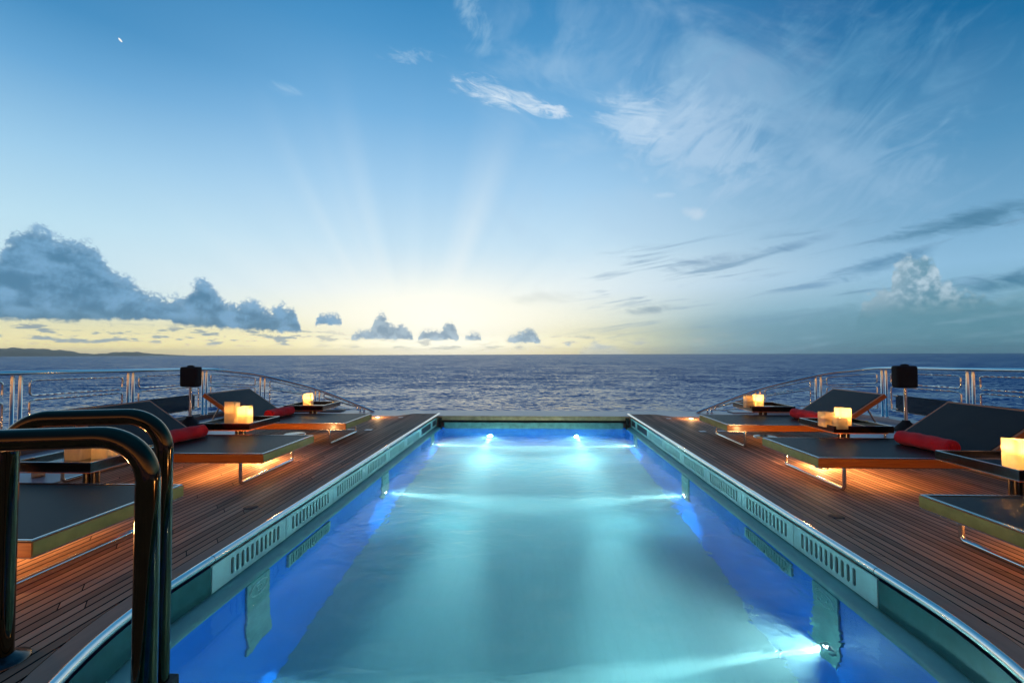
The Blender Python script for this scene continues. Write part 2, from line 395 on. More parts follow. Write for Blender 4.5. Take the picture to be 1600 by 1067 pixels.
def sea_mat():
    m, t_, b = mat('sea_water')
    b.inputs['Base Color'].default_value = (.030,.088,.32,1); b.inputs['IOR'].default_value = 1.33
    b.inputs['Roughness'].default_value = .12
    x, y, z = sepv(t_, objc(t_))
    def ncol(vec, det, rough):
        n = t_.nodes.new('ShaderNodeTexNoise'); n.inputs['Scale'].default_value = 1; n.inputs['Detail'].default_value = det
        n.inputs['Roughness'].default_value = rough; n.inputs['Distortion'].default_value = .3; t_.links.new(vec, n.inputs['Vector'])
        return sepv(t_, n.outputs['Color'])
    a = ncol(comb(t_, x*1.7, y*3.4, 0.0), 4, .68); b_ = ncol(comb(t_, x*.13, y*.30, 5.0), 3, .55)
    gust = noise(t_, comb(t_, x*.012, y*.02, 9.0), 1.0, 3, .55)
    k = gust*1.1+.55
    r_ = (x*x+y*y).pow(.5).max(1.0)
    # wave faces turned towards the ship are the ones that stay in sight over the crests
    ux, uy = x/r_, y/r_
    sx = ((a[0]-.5)*1.6+(b_[0]-.5)*.4)*k; sy = ((a[1]-.5)*1.85+(b_[1]-.5)*.6)*k
    far = r_.step(15, 90)*.21+.03
    geo = t_.nodes.new('ShaderNodeNewGeometry')
    ad = t_.nodes.new('ShaderNodeVectorMath'); ad.operation = 'ADD'
    t_.links.new(geo.outputs['Normal'], ad.inputs[0]); t_.links.new(comb(t_, sx-ux*far, sy-uy*far, 0.0), ad.inputs[1])
    nm = t_.nodes.new('ShaderNodeVectorMath'); nm.operation = 'NORMALIZE'; t_.links.new(ad.outputs[0], nm.inputs[0])
    t_.links.new(nm.outputs[0], b.inputs['Normal'])
    return m
M['sea'] = sea_mat()
M['hills'] = simple('island_scrub', (.05,.065,.045), .9, 0, .002, .4)

# ------------------------------------------------------------------ mesh building
class MB:
    def __init__(s): s.v = []; s.f = []; s.sm = []
    def add(s, vs, fs, smooth=False, mtx=None):
        o = len(s.v)
        for p in vs:
            p = Vector(p)
            s.v.append(mtx @ p if mtx else p)
        for f in fs: s.f.append([o+i for i in f]); s.sm.append(smooth)
    def box(s, x0, x1, y0, y1, z0, z1, bev=0., mtx=None, seg=2):
        bm = bmesh.new(); bmesh.ops.create_cube(bm, size=1)
        for v in bm.verts:
            v.co = Vector(((x0+x1)/2+v.co.x*(x1-x0), (y0+y1)/2+v.co.y*(y1-y0), (z0+z1)/2+v.co.z*(z1-z0)))
        if bev: bmesh.ops.bevel(bm, geom=bm.edges[:], offset=bev, segments=seg, affect='EDGES', profile=.5)
        bm.verts.ensure_lookup_table(); bm.verts.index_update()
        s.add([v.co.copy() for v in bm.verts], [[v.index for v in f.verts] for f in bm.faces], False, mtx); bm.free()
    def tube(s, path, r, n=12, closed=False, cap=True, ry=None):
        P = [Vector(p) for p in path]; m = len(P)
        rs = r if isinstance(r, (list, tuple)) else [r]*m
        T = []
        for i in range(m):
            a = P[(i-1) % m] if (closed or i > 0) else P[i]; c = P[(i+1) % m] if (closed or i < m-1) else P[i]
            T.append((c-a).normalized())
        up = Vector((0,0,1)) if abs(T[0].z) < .9 else Vector((1,0,0))
        u = T[0].cross(up).normalized(); vs = []
        for i in range(m):
            u = (u-T[i]*u.dot(T[i])).normalized(); v = T[i].cross(u)
            for k in range(n):
                a = 2*math.pi*k/n
                vs.append(P[i]+u*math.cos(a)*rs[i]+v*math.sin(a)*(ry if ry else rs[i]))
        fs = []
        for i in range(m if closed else m-1):
            for k in range(n):
                a, b_ = i*n+k, i*n+(k+1) % n; c, d = ((i+1) % m)*n+(k+1) % n, ((i+1) % m)*n+k
                fs.append((a, b_, c, d))
        s.add(vs, fs, True)
        if cap and not closed:
            s.add(vs[:n], [list(range(n))]); s.add(vs[-n:], [list(range(n))[::-1]])
    def lathe(s, prof, n=24, mtx=None, cap=True):
        vs = []; fs = []
        for r, z in prof:
            for k in range(n):
                a = 2*math.pi*k/n; vs.append((r*math.cos(a), r*math.sin(a), z))
        for i in range(len(prof)-1):
            for k in range(n): fs.append((i*n+k, i*n+(k+1) % n, (i+1)*n+(k+1) % n, (i+1)*n+k))
        s.add(vs, fs, True, mtx)
        if cap:
            s.add(vs[:n], [list(range(n))[::-1]], False, mtx); s.add(vs[-n:], [list(range(n))], False, mtx)
    def ring(s, x0, x1, y0, y1, t_, z0, z1, mtx=None, ch=.004):
        """rectangular frame with chamfered outer edges"""
        def lp(d, z): return [(x0+d, y0+d, z), (x1-d, y0+d, z), (x1-d, y1-d, z), (x0+d, y1-d, z)]
        L = [lp(ch, z0), lp(0, z0+ch), lp(0, z1-ch), lp(ch, z1), lp(t_, z1), lp(t_, z0)]
        vs = [p for l in L for p in l]; fs = []
        for i in range(6):
            j = (i+1) % 6
            for k in range(4): fs.append((i*4+k, i*4+(k+1) % 4, j*4+(k+1) % 4, j*4+k))
        s.add(vs, fs, False, mtx)
    def build(s, name, m, parent=None):
        me = bpy.data.meshes.new(name); me.from_pydata([tuple(v) for v in s.v], [], s.f)
        me.polygons.foreach_set('use_smooth', s.sm); me.materials.append(m)
        bm = bmesh.new(); bm.from_mesh(me); bmesh.ops.recalc_face_normals(bm, faces=bm.faces[:]); bm.to_mesh(me); bm.free()
        me.update()
        o = bpy.data.objects.new(name, me); C.objects.link(o)
        if parent: o.parent = parent
        return o
def fillet(pts, r, n=6, closed=False):
    P = [Vector(p) for p in pts]; m = len(P); o = []
    for i, p in enumerate(P):
        if not closed and i in (0, m-1): o.append(p); continue
        a = P[(i-1) % m]-p; b_ = P[(i+1) % m]-p
        rr_ = min(r, a.length*.49, b_.length*.49); ang = a.angle(b_)
        d = min(rr_/math.tan(ang/2), a.length*.49, b_.length*.49)
        A, B = p+a.normalized()*d, p+b_.normalized()*d
        # circular-ish corner through a quadratic with a rounder weight
        for k in range(n+1):
            u = k/n; w_ = .7071
            den = (1-u)**2+2*w_*u*(1-u)+u*u
            o.append((A*(1-u)**2+p*(2*w_*u*(1-u))+B*u*u)/den)
    return o
def thing(name, label, cat, loc=(0,0,0), rz=0, group=None):
    o = bpy.data.objects.new(name, None); C.objects.link(o); o.empty_display_size = .1
    o.location = loc; o.rotation_euler = (0,0,rz); o['label'] = label; o['category'] = cat
    if group: o['group'] = group
    return o
def tag(o, label, cat, group=None):
    o['label'] = label; o['category'] = cat
    if group: o['group'] = group
    return o
def struct(o, kind='structure'): o['kind'] = kind; return o
def kids(o): return [c for c in bpy.data.objects if c.parent is o]
def dup(root, loc, rz, label, group=None):
    def cp(o, par):
        c = o.copy(); C.objects.link(c)
        if par: c.parent = par
        for ch in kids(o): cp(ch, c)
        return c
    r = cp(root, None); r.location = loc; r.rotation_euler = (0,0,rz); r['label'] = label
    if group: r['group'] = group
    return r
def lamp(name, kind, parent, loc, energy, color, size=.02, rot=None, **kw):
    l = bpy.data.lights.new(name, kind); l.energy = energy; l.color = color
    if kind in ('POINT', 'SPOT'): l.shadow_soft_size = size
    for k, v in kw.items(): setattr(l, k, v)
    o = bpy.data.objects.new(name, l); C.objects.link(o); o.location = loc
    if rot: o.rotation_euler = rot
    if parent: o.parent = parent
    return o

# ------------------------------------------------------------------ camera
cam = bpy.data.cameras.new('camera'); co = bpy.data.objects.new('camera', cam); C.objects.link(co)
cam.sensor_width = 36; cam.lens = 15.75; cam.clip_end = 200000; cam.clip_start = .05
yaw, pitch, roll = 0.0456642, 0.0282782, R(-.18)
fw = Vector((-math.sin(yaw)*math.cos(pitch), math.cos(yaw)*math.cos(pitch), math.sin(pitch)))
rt = Vector((math.cos(yaw), math.sin(yaw), 0)); up = rt.cross(fw)
r2, u2 = rt*math.cos(roll)+up*math.sin(roll), -rt*math.sin(roll)+up*math.cos(roll)
mw = Matrix((r2, u2, -fw)).transposed().to_4x4(); mw.translation = (0, 0, 1.25)
co.matrix_world = mw; scene.camera = co

# ------------------------------------------------------------------ sea (swell and chop in a polar sheet reaching the horizon)
SEA = -3.0
def make_sea():
    rng = np.random.default_rng(3)
    ang = np.concatenate([np.linspace(-66, 66, 760), np.linspace(66, 294, 120)[1:-1]])
    rad = np.concatenate([[6.0], np.geomspace(14, 420, 640), np.geomspace(440, 5300, 40)])
    a = np.radians(ang)[None, :]; r = rad[:, None]
    x = np.sin(a)*r; y = np.cos(a)*r
    z = np.zeros_like(x)
    for i in range(64):
        lam = .4*(6/.4)**rng.random()
        th_ = R(-70)+rng.normal()*.55
        k = 2*math.pi/lam; amp = .0055*lam**.9*(.5+rng.random())
        ph = (x*math.cos(th_)+y*math.sin(th_))*k+rng.random()*6.28
        # the grid must be finer than the wave
        fade = np.clip(1.6-r*.016*6/lam, 0, 1)
        z += amp*(1-np.abs(np.sin(ph/2))*1.0)*fade*1.6 if i % 3 == 0 else amp*np.sin(ph)*fade
    z -= z.mean()
    # calm right beside the hull
    nr, na = x.shape
    co_ = np.stack([x, y, z], -1).reshape(-1, 3)
    i = np.arange(nr-1)[:, None]; j = np.arange(na)[None, :]; jn = (j+1) % na
    q = np.stack([i*na+j, (i+1)*na+j, (i+1)*na+jn, i*na+jn], -1).reshape(-1, 4)
    me = bpy.data.meshes.new('sea'); me.vertices.add(len(co_)); me.vertices.foreach_set('co', co_.ravel())
    me.loops.add(q.size); me.loops.foreach_set('vertex_index', q[:, ::-1].ravel().astype(np.int32))
    me.polygons.add(len(q)); me.polygons.foreach_set('loop_start', np.arange(0, q.size, 4, dtype=np.int32))
    me.polygons.foreach_set('loop_total', np.full(len(q), 4, dtype=np.int32))
    me.polygons.foreach_set('use_smooth', np.ones(len(q), dtype=bool))
    me.update(calc_edges=True); me.materials.append(M['sea'])
    o = bpy.data.objects.new('sea', me); C.objects.link(o); o.location = (0, 0, SEA); struct(o)
make_sea()

# far island, 16 km off
def make_hills():
    mb = MB(); D = 4600.; cols = 90; rows = 7; vs = []; fs = []
    prof = [(-70,.0),(-60,.0),(-55,5.2),(-53,7.2),(-51.5,8.6),(-50,9.2),(-48.5,8.2),(-47.4,6.2),(-46.4,3.6),(-45.7,2.2),(-44.8,3.4),(-43.8,5.0),(-43,5.2),(-42,3.8),(-40.8,2.0),(-39.2,.7),(-38.2,0),(-20,0)]
    random.seed(5)
    for i in range(cols):
        a = -59.8+21.6*i/(cols-1)
        for (a0, h0), (a1, h1) in zip(prof, prof[1:]):
            if a0 <= a <= a1: h = h0+(h1-h0)*(a-a0)/(a1-a0); break
        h = h*6.3*(1+.08*math.sin(i*1.7)+.05*random.uniform(-1, 1))+.5
        for j in range(rows):
            f = j/(rows-1); d = D+600*f
            hh = h*math.sin(math.pi*min(1, f*1.0))**.7*(1+.12*math.sin(i*.9+j*2.1)) if 0 < j < rows-1 else -2
            vs.append((math.sin(R(a))*d, math.cos(R(a))*d, hh+SEA))
    for i in range(cols-1):
        for j in range(rows-1): fs.append((i*rows+j, (i+1)*rows+j, (i+1)*rows+j+1, i*rows+j+1))
    mb.add(vs, fs, True); struct(mb.build('hills', M['hills']))
make_hills()
mb = MB(); mb.box(-5600, 5600, -5600, 5600, SEA-4.2, 68)
hz, ht, hb = mat('haze_air'); ht.nodes.remove(hb)
hv = ht.nodes.new('ShaderNodeVolumePrincipled'); hv.inputs['Color'].default_value = (.97,.985,1,1); hv.inputs['Density'].default_value = 1.35e-4; hv.inputs['Anisotropy'].default_value = .88
ht.links.new(hv.outputs[0], ht.nodes['Material Output'].inputs['Volume'])
struct(mb.build('haze', hz), 'stuff')

# ------------------------------------------------------------------ deck and hull
PW, PY0, PY1 = 1.95, 2.40, 9.10          # pool half width, centre of the round end, far end
def arc(r, n=48, a0=0, a1=180):            # round end from +x through -y to -x
    return [(r*math.cos(R(a0+(a1-a0)*k/n)), PY0-r*math.sin(R(a0+(a1-a0)*k/n))) for k in range(n+1)]
def poolpath(r, y1=PY1, n=48):             # right side -> round end -> left side
    return [(r, y1)]+arc(r, n)+[(-r, y1)]
RM0, RM1 = PW+.035, PW+.15
TX = 4.72
def sheet(name, loops, z, m, th=.02, parent=None):
    mb = MB()
    for lp in loops:
        n = len(lp)
        mb.add([(x, y, z) for x, y in lp]+[(x, y, z-th) for x, y in lp],
               [list(range(n)), list(range(n, 2*n))[::-1]]+[(i, i+n, (i+1) % n+n, (i+1) % n) for i in range(n)])
    return mb.build(name, m, parent)
right = [(TX, -3.2), (TX, 9.05), (2.78, 9.05), (2.52, 9.42), (RM1+.004, 9.42)]+arc(RM1+.004, 40, 0, 90)+[(0, -3.2)]
left = [(-x, y) for x, y in right]
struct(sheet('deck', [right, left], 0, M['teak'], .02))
mo, mi = poolpath(RM1-.001, 9.42), poolpath(RM0, 9.42)
mb = MB(); n = len(mo)
mb.add([(x, y, 0) for x, y in mo]+[(x, y, 0) for x, y in mi]+[(x, y, -.02) for x, y in mo]+[(x, y, -.02) for x, y in mi],
       [f for i in range(n-1) for f in ((i, i+1, n+i+1, n+i), (i, 2*n+i, 2*n+i+1, i+1), (n+i, n+i+1, 3*n+i+1, 3*n+i))])
struct(mb.build('deck_margin', M['teak_margin']))
# dark caulking bed just under the planks (seen only in the seams) and pale waterway round the teak
cau = [(TX+.006, -3.2), (TX+.006, 9.056), (2.784, 9.056), (2.524, 9.426), (RM0+.003, 9.426)]+arc(RM0+.003, 40, 0, 90)+[(0, -3.2)]
struct(sheet('deck_caulking', [[(x, y) for x, y in cau], [(-x, y) for x, y in cau]], -.005, M['caulk'], .03))
corner = [(6.75, 8.55), (6.70, 8.95), (6.55, 9.3), (6.25, 9.62), (5.8, 9.82), (5.2, 9.92), (4.2, 9.96), (3.0, 9.98)]
hullR = [(6.75, -3.2)]+corner
inner = [(TX+.008, -3.2), (TX+.008, 9.058), (2.786, 9.058), (2.526, 9.428), (1.90, 9.428)]
wl = hullR+[(0, 9.98), (0, PY1+.012), (1.985, PY1+.012), (1.985, 9.428)]+inner[::-1][1:]
struct(sheet('waterway', [wl, [(-x, y) for x, y in wl]], -.002, M['gelcoat'], .06))
mb = MB(); outl = hullR+[(-x, y) for x, y in hullR[::-1]]; n = len(outl)
mb.add([(x, y, -.064) for x, y in outl]+[(x*.985, y*.985, SEA-.6) for x, y in outl], [(i, i+1, n+i+1, n+i) for i in range(n-1)], True)
struct(mb.build('hull', M['hull']))
# toe rail cap along the hull edge
def offset_poly(pts, d):
    o = []
    for i, p in enumerate(pts):
        a = Vector(pts[max(0, i-1)]); b_ = Vector(pts[min(len(pts)-1, i+1)]); t_ = (b_-a).normalized()
        o.append((p[0]-t_.y*d, p[1]+t_.x*d))
    return o
for sgn in (1, -1):
    e = hullR[:-1]
    a, b_ = offset_poly(e, .02), offset_poly(e, .34)
    mb = MB(); n = len(e); vs = []
    for k, (lst, z) in enumerate(((a, .0), (a, .07), (b_, .07), (b_, .0))):
        for i, p in enumerate(lst):
            drop = 1 if i < 5 else max(.15, 1-(i-4)*.25)
            vs.append((sgn*p[0], p[1], z*drop))
    fs = [(k*n+i, k*n+i+1, (k+1)*n+i+1, (k+1)*n+i) for k in range(3) for i in range(n-1)]
    mb.add(vs, fs); o = mb.build('toe_rail', M['gelcoat'] if sgn > 0 else M['teak_cap']); struct(o)

# ------------------------------------------------------------------ swimming pool
pool = thing('swimming_pool', 'long lit swimming pool with round near end sunk in the teak deck', 'swimming pool', (0, 4, 0))
def pl(o): o.location = (0, -4, 0); return o
WZ, FZ, WR = -.25, -1.85, 1.87
# coping tube with joints
mb = MB()
def arc3(r, z, n=64): return [(x, y, z) for x, y in arc(r, n)]
mb.tube([(1.972, 9.40, -.003), (1.972, 5.6, -.003)], .024, 14); mb.tube([(1.972, 5.595, -.003), (1.972, 2.70, -.003)], .024, 14)
mb.tube([(1.972, 2.695, -.003)]+arc3(1.972, -.003)+[(-1.972, 2.695, -.003)], .024, 14)
mb.tube([(-1.972, 9.40, -.003), (-1.972, 5.6, -.003)], .024, 14); mb.tube([(-1.972, 5.595, -.003), (-1.972, 2.70, -.003)], .024, 14)
pl(mb.build('coping_rail', M['chrome'], pool))
# fascia strip behind the panels: curved dark panel at the near end
mb = MB(); P = [(1.955, 2.675)]+arc(1.955, 64)+[(-1.955, 2.675)]; n = len(P)
P2 = [(p[0]*1.004, p[1]) for p in P]
mb.add([(x, y, -.036) for x, y in P]+[(x, y, -.200) for x, y in P], [(i, i+1, n+i+1, n+i) for i in range(n-1)], True)
pl(mb.build('curved_fascia', M['dark_panel'], pool))
seams = [2.68, 3.50, 4.34, 5.18, 6.02, 6.86, 7.74, 8.66]
for sgn in (1, -1):
    for i, (y0, y1) in enumerate(zip(seams, seams[1:]+[9.09])):
        y0 += .003; y1 -= .003
        slot = i < 6
        g0, g1 = (y0+.17, y1-.09) if i == 0 else (y0+.09, y1-.09)
        if i == 7: g0, g1 = y0+.04, y1-.05
        xi, xo = 1.955, 1.967
        zt, zb, z1, z0 = -.036, -.200, -.062, -.168
        mb = MB()
        def bx(a, b_, c, d): mb.box(min(sgn*xi, sgn*xo), max(sgn*xi, sgn*xo), a, b_, c, d)
        bx(y0, y1, z1, zt); bx(y0, y1, zb, z0); bx(y0, g0, z0, z1); bx(g1, y1, z0, z1)
        ns = 11 if i == 0 else 12
        if slot:
            pit = (g1-g0)/(ns-.45)
            for k in range(ns-1): bx(g0+pit*k+pit*.52, g0+pit*(k+1), z0, z1)
            # rounded slot ends
            for k in range(ns):
                a = g0+pit*k; wd = pit*.52; q = wd*.3
                X = sgn*xi*.9999
                for zz, s_ in ((z1, -1), (z0, 1)):
                    mb.add([(X, a, zz), (X, a+q, zz), (X, a, zz+s_*q)], [(0, 1, 2)])
                    mb.add([(X, a+wd, zz), (X, a+wd-q, zz), (X, a+wd, zz+s_*q)], [(0, 1, 2)])
        for yy in (y0+.03, y1-.03):
            mb.box(sgn*1.9535 if sgn < 0 else 1.9525, sgn*1.9525 if sgn < 0 else 1.9535, yy-.004, yy+.004, -.12, -.112)
        p = pl(mb.build('vent_panel', M['panel'], pool))
        mb = MB(); d0 = 1.985 if slot else 1.962
        mb.box(min(sgn*d0, sgn*(d0+.003)), max(sgn*d0, sgn*(d0+.003)), g0-.02, g1+.02, z0-.015, z1+.015)
        mb.build('slot_shade_or_screen', M['slot'] if slot else M['screen'], p)  # near-black backing sheet stands for slot shade; far panels hold a screen
# ledge at the waterline
mb = MB(); A, B = poolpath(WR, PY1), poolpath(1.99, PY1); n = len(A)
Ai = poolpath(WR-.004, PY1)
mb.add([(x, y, -.222) for x, y in A]+[(x, y, -.205-.004) for x, y in B]+[(x, y, -.262) for x, y in Ai],
       [f for i in range(n-1) for f in ((i, i+1, n+i+1, n+i), (i, 2*n+i, 2*n+i+1, i+1))], True)
pl(mb.build('waterline_ledge', M['ledge'], pool))
# basin walls and floor
mb = MB(); P = poolpath(WR, PY1); n = len(P)
mb.add([(x, y, -.23) for x, y in P]+[(x, y, FZ) for x, y in P], [(i, i+1, n+i+1, n+i) for i in range(n-1)]+[(n-1, 0, n, 2*n-1)], True)
pl(mb.build('basin_wall', M['pool_wall'], pool))
mb = MB(); mb.add([(x, y, FZ+.002) for x, y in P], [list(range(n))]); pl(mb.build('basin_floor', M['pool_floor'], pool))
# transom at the far end: steel beam with painted golden reflection, near-black strip as gap shade, teal glass weir below
mb = MB(); mb.box(-1.94, 1.94, PY1-.004, PY1+.010, -.085, -.004); pl(mb.build('transom_beam', M['gold_reflect'], pool))
mb = MB(); mb.box(-1.94, 1.94, PY1+.03, PY1+.05, -.14, -.06); pl(mb.build('gap_shade_strip', M['slot'], pool))
mb = MB(); mb.box(-1.80, 1.80, PY1-.020, PY1-.004, -.262, -.128, .004); pl(mb.build('weir_glass', M['plate'], pool))
for sgn in (1, -1):
    mb = MB(); mb.box(sgn*1.88-.035, sgn*1.88+.035, PY1-.06, PY1-.006, -.30, -.03, .006); pl(mb.build('corner_post', M['dark_steel'], pool))
# plates under water with a round emblem, and suction grilles
def emblem(parent, x, y, z, sgn):
    mb = MB()
    mb.tube([(x, y+.098*math.cos(a*math.pi/20), z+.098*math.sin(a*math.pi/20)) for a in range(40)], .0045, 6, True)
    mb.tube([(x, y+.086*math.cos(a*math.pi/20), z+.086*math.sin(a*math.pi/20)) for a in range(40)], .0025, 6, True)
    for q in (0, math.pi):
        mb.tube([(x, y+(.02+.03*t_/12)*math.cos(q+t_*.24-.5), z+(.02+.03*t_/12)*math.sin(q+t_*.24-.5)) for t_ in range(13)], .005, 6)
    return mb.build('emblem', M['plate_line'], parent)
LAMPY = (2.97, 5.59, 8.27)
for sgn in (1, -1):
    for y in LAMPY:
        mb = MB(); x0 = sgn*(WR-.016); x1 = sgn*(WR-.001)
        mb.box(min(x0, x1), max(x0, x1), y-.10, y+.15, -1.16, -.262, .003)
        p = pl(mb.build('lamp_plate', M['plate'], pool))
        emblem(p, sgn*(WR-.017), y+.025, -.41, sgn)
    mb = MB(); x0 = sgn*(WR-.02); x1 = sgn*(WR-.001); y0, y1, z0, z1 = 3.36, 4.06, -.52, -.30
    for a in ((y0, y1, z1-.02, z1), (y0, y1, z0, z0+.02), (y0, y0+.03, z0+.02, z1-.02), (y1-.03, y1, z0+.02, z1-.02)):
        mb.box(min(x0, x1), max(x0, x1), *a)
    for k in range(17):
        yy = y0+.04+k*(y1-y0-.08)/16.6
        mb.box(min(x0, x1), max(x0, x1), yy, yy+.018, z0+.02, z1-.02)
    p = pl(mb.build('suction_grille', M['plate'], pool))
    mb = MB(); mb.box(min(sgn*1.866, sgn*1.868), max(sgn*1.866, sgn*1.868), y0+.02, y1-.02, z0+.02, z1-.02); mb.build('grille_backing', M['screen'], p)
# the water itself
mb = MB(); P = poolpath(WR+.015, PY1+.015); n = len(P)
mb.add([(x, y, WZ) for x, y in P]+[(x, y, FZ-.02) for x, y in P], [list(range(n)), list(range(n, 2*n))[::-1]]+[(i, i+n, (i+1) % n+n, (i+1) % n) for i in range(n)])
struct(mb.build('pool_water', M['water']))

# underwater lamps
def pool_light(x, y, z, rz, label, on=True, k=1.0, tilt=6, kb=1.0, cone=9):
    t_ = thing('pool_light', label, 'pool light', (x, y, z), rz, 'underwater lights in the pool walls')   # local +x looks into the pool
    m90 = Matrix.Rotation(R(90), 4, 'Y')
    mb = MB(); mb.lathe([(.060, 0), (.060, .012), (.044, .020), (.044, .014)], 24, m90, cap=False); mb.build('bezel', M['brushed'], t_)
    mb = MB(); mb.lathe([(.040, .004), (.040, .012), (.02, .017)], 24, m90); mb.build('lens', M['lens_pool'] if on else M['plate_line'], t_)
    if on:
        lamp('beam', 'SPOT', t_, (.04, 0, 0), 4200*k*kb, (1,1,.93), .015, (0, R(-90+tilt), 0), spot_size=R(cone), spot_blend=1.0)
        lamp('wash', 'SPOT', t_, (.04, 0, 0), 225*k, (.90,1,.97), .03, (0, R(-90+6), 0), spot_size=R(125), spot_blend=1.0)
    return t_
names = ('nearest the camera', 'midway along the pool', 'closest to the far end')
for y, nm in zip(LAMPY, names):
    pool_light(WR-.017, y, -1.0, math.pi, 'bright round underwater light in the right pool wall, '+nm, True, (.85, .40, .8)[LAMPY.index(y)], (14, 10, 8)[LAMPY.index(y)], (1.0, 1.1, 1.2)[LAMPY.index(y)], (10, 19, 14)[LAMPY.index(y)])
for y, nm in zip(LAMPY[1:], names[1:]):
    pool_light(-(WR-.017), y, -1.0, 0, 'bright round underwater light in the left pool wall, '+nm, True, (.85, .40, .8)[LAMPY.index(y)], (14, 10, 8)[LAMPY.index(y)], (1.0, 1.1, 1.2)[LAMPY.index(y)], (10, 19, 14)[LAMPY.index(y)])
pool_light(-.87, PY1-.004, -.97, R(-90), 'bright round underwater light in the far pool wall, left of the two', True, 1.1, 7, 1.1, 15)
pool_light(.87, PY1-.004, -.97, R(-90), 'bright round underwater light in the far pool wall, right of the two', True, 1.1, 7, 1.1, 15)

# ------------------------------------------------------------------ sun loungers
def make_lounger(label):
    t_ = thing('sun_lounger', label, 'sun lounger', (0,0,0), 0, 'sun loungers facing the pool')
    X0, X1, Y = -.40, 1.02, .50
    mb = MB(); mb.ring(X0, X1, -Y, Y, .07, .220, .298); mb.build('bed_frame', M['wood'], t_)
    mb = MB(); mb.ring(X0+.004, X1-.004, -Y+.004, Y-.004, .018, .2995, .3065, ch=.002); mb.ring(X0+.003, X1-.003, -Y+.003, Y-.003, .03, .2115, .2185, ch=.002)
    mb.build('metal_trim', M['brushed'], t_)
    mb = MB(); mb.box(X1+.0005, X1+.004, -Y+.006, Y-.006, .224, .295, .001); mb.build('end_facing', M['olive_gold'], t_)
    mb = MB(); mb.box(X0+.036, X1-.036, -Y+.036, Y-.036, .285, .3035, .004); mb.build('bed_mat', M['mat'], t_)
    mb = MB(); mb.box(X0+.07, X1-.07, -Y+.07, Y-.07, .250, .262); mb.build('unseen_underside_reflector', M['underside'], t_)
    lamp('bounce_fill', 'AREA', t_, (.30, 0, .208), 2.4, (1,.52,.20), shape='RECTANGLE', size=1.25, size_y=.85, spread=R(165))  # added area lamp standing in for bounce off the underside, no fixture
    # backrest, hinged at X0
    ang = math.atan2(.42, -.62)
    L = .75
    mt = Matrix.Translation((X0-.008, 0, .285)) @ Matrix.Rotation(-(math.pi-math.atan2(.42, .62)), 4, 'Y')
    # local +x along the slope (up and outboard), local z flipped to face the pool
    ex = Vector((-.62, 0, .42)).normalized(); ez = Vector((.42, 0, .62)).normalized(); ey = ez.cross(ex)
    mt = Matrix((ex, ey, ez)).transposed().to_4x4(); mt.translation = (X0-.004, 0, .262)
    mb = MB(); mb.ring(0, L, -Y, Y, .06, -.018, .040, mt); br = mb.build('backrest', M['wood'], t_)
    mb = MB(); mb.box(.03, L-.030, -Y+.030, Y-.030, .028, .0445, .004, mt); mb.build('back_mat', M['mat'], br)
    mb = MB(); mb.box(.05, L-.05, -Y+.05, Y-.05, -.010, .006, 0, mt); mb.build('back_panel', M['dark_steel'], br)
    for s in (-1, 1):
        mb = MB(); mb.tube([(-1.0, s*.40, .24), (-.84, s*.40, .53)], .011, 8); mb.build('back_strut', M['brushed'], t_)
    mb = MB()
    for s in (-1, 1): mb.box(-1.06, X0+.02, s*.44-.018, s*.44+.018, .228, .262, .004)
    mb.box(-1.06, -1.03, -.42, .42, .229, .261, .004)
    mb.build('rear_rail', M['brushed'], t_)
    for lx in (.78, -1.02):
        mb = MB(); mb.tube(fillet([(lx, -.47, .222), (lx, -.47, .018), (lx, .47, .018), (lx, .47, .222)], .03, 5), .0165, 12)
        mb.build('leg', M['chrome'], t_)
    return t_
def towel_mesh():
    mb = MB(); n = 28; m = 40; L = .56; vs = []; fs = []
    rnd = random.Random(4)
    for i in range(m+1):
        f = i/m; y = (f-.5)*L
        for k in range(n):
            a = 2*math.pi*k/n
            r = .076*(1+.035*math.sin(3*a+f*5)+.03*math.sin(f*19+a)+.025*rnd.uniform(-1, 1))
            e = min(f, 1-f)*L
            if e < .03: r *= .80+.20*math.sqrt(max(0, 1-(1-e/.03)**2))
            fl = .86 if math.sin(a) < -.6 else 1
            vs.append((r*math.cos(a), y, r*math.sin(a)*fl))
    for i in range(m):
        for k in range(n): fs.append((i*n+k, i*n+(k+1) % n, (i+1)*n+(k+1) % n, (i+1)*n+k))
    mb.add(vs, fs, True)
    # rolled spiral ends
    for s in (-1, 1):
        sp_ = []
        for q in range(60):
            a = q*.33; r = .006+.056*q/60
            sp_.append((r*math.cos(a), s*(L/2+.002), r*math.sin(a)*.93))
        mb.tube(sp_, .0052, 6)
        idx0 = 0 if s < 0 else m*n
        mb.add([vs[idx0+k] for k in range(n)], [list(range(n))])
    return mb
LY = (2.70, 4.70, 6.60)
LX = 3.60
lab = {(-1,0): 'dark sun lounger behind the ladder handrails at the left, nearest the camera on its side',
       (-1,1): 'dark sun lounger on the left, warm lamplight under it, red roll half behind the ladder',
       (-1,2): 'dark sun lounger at the far left, beyond the tray of two pillar candles',
       (1,0): 'dark sun lounger cut off by the right edge, nearest the camera on its side',
       (1,1): 'dark sun lounger on the right with raised black backrest and warm lamplight under its foot',
       (1,2): 'dark sun lounger at the far right, beyond the tray of three pillar candles'}
proto = None
for s in (-1, 1):
    for i, y in enumerate(LY):
        loc, rz = (s*LX+(.02 if s < 0 and i == 0 else 0), y-(.05 if s > 0 and i == 0 else 0), 0), (0 if s < 0 else math.pi)
        if proto is None: proto = make_lounger(lab[(s, i)]); proto.location = loc
        else:
            c = dup(proto, loc, rz, lab[(s, i)], 'sun loungers facing the pool')
            if i == 2:                      # the far pair is hardly lit from below
                for ch in kids(c):
                    if ch.type == 'LIGHT': ch.data = ch.data.copy(); ch.data.energy = .5
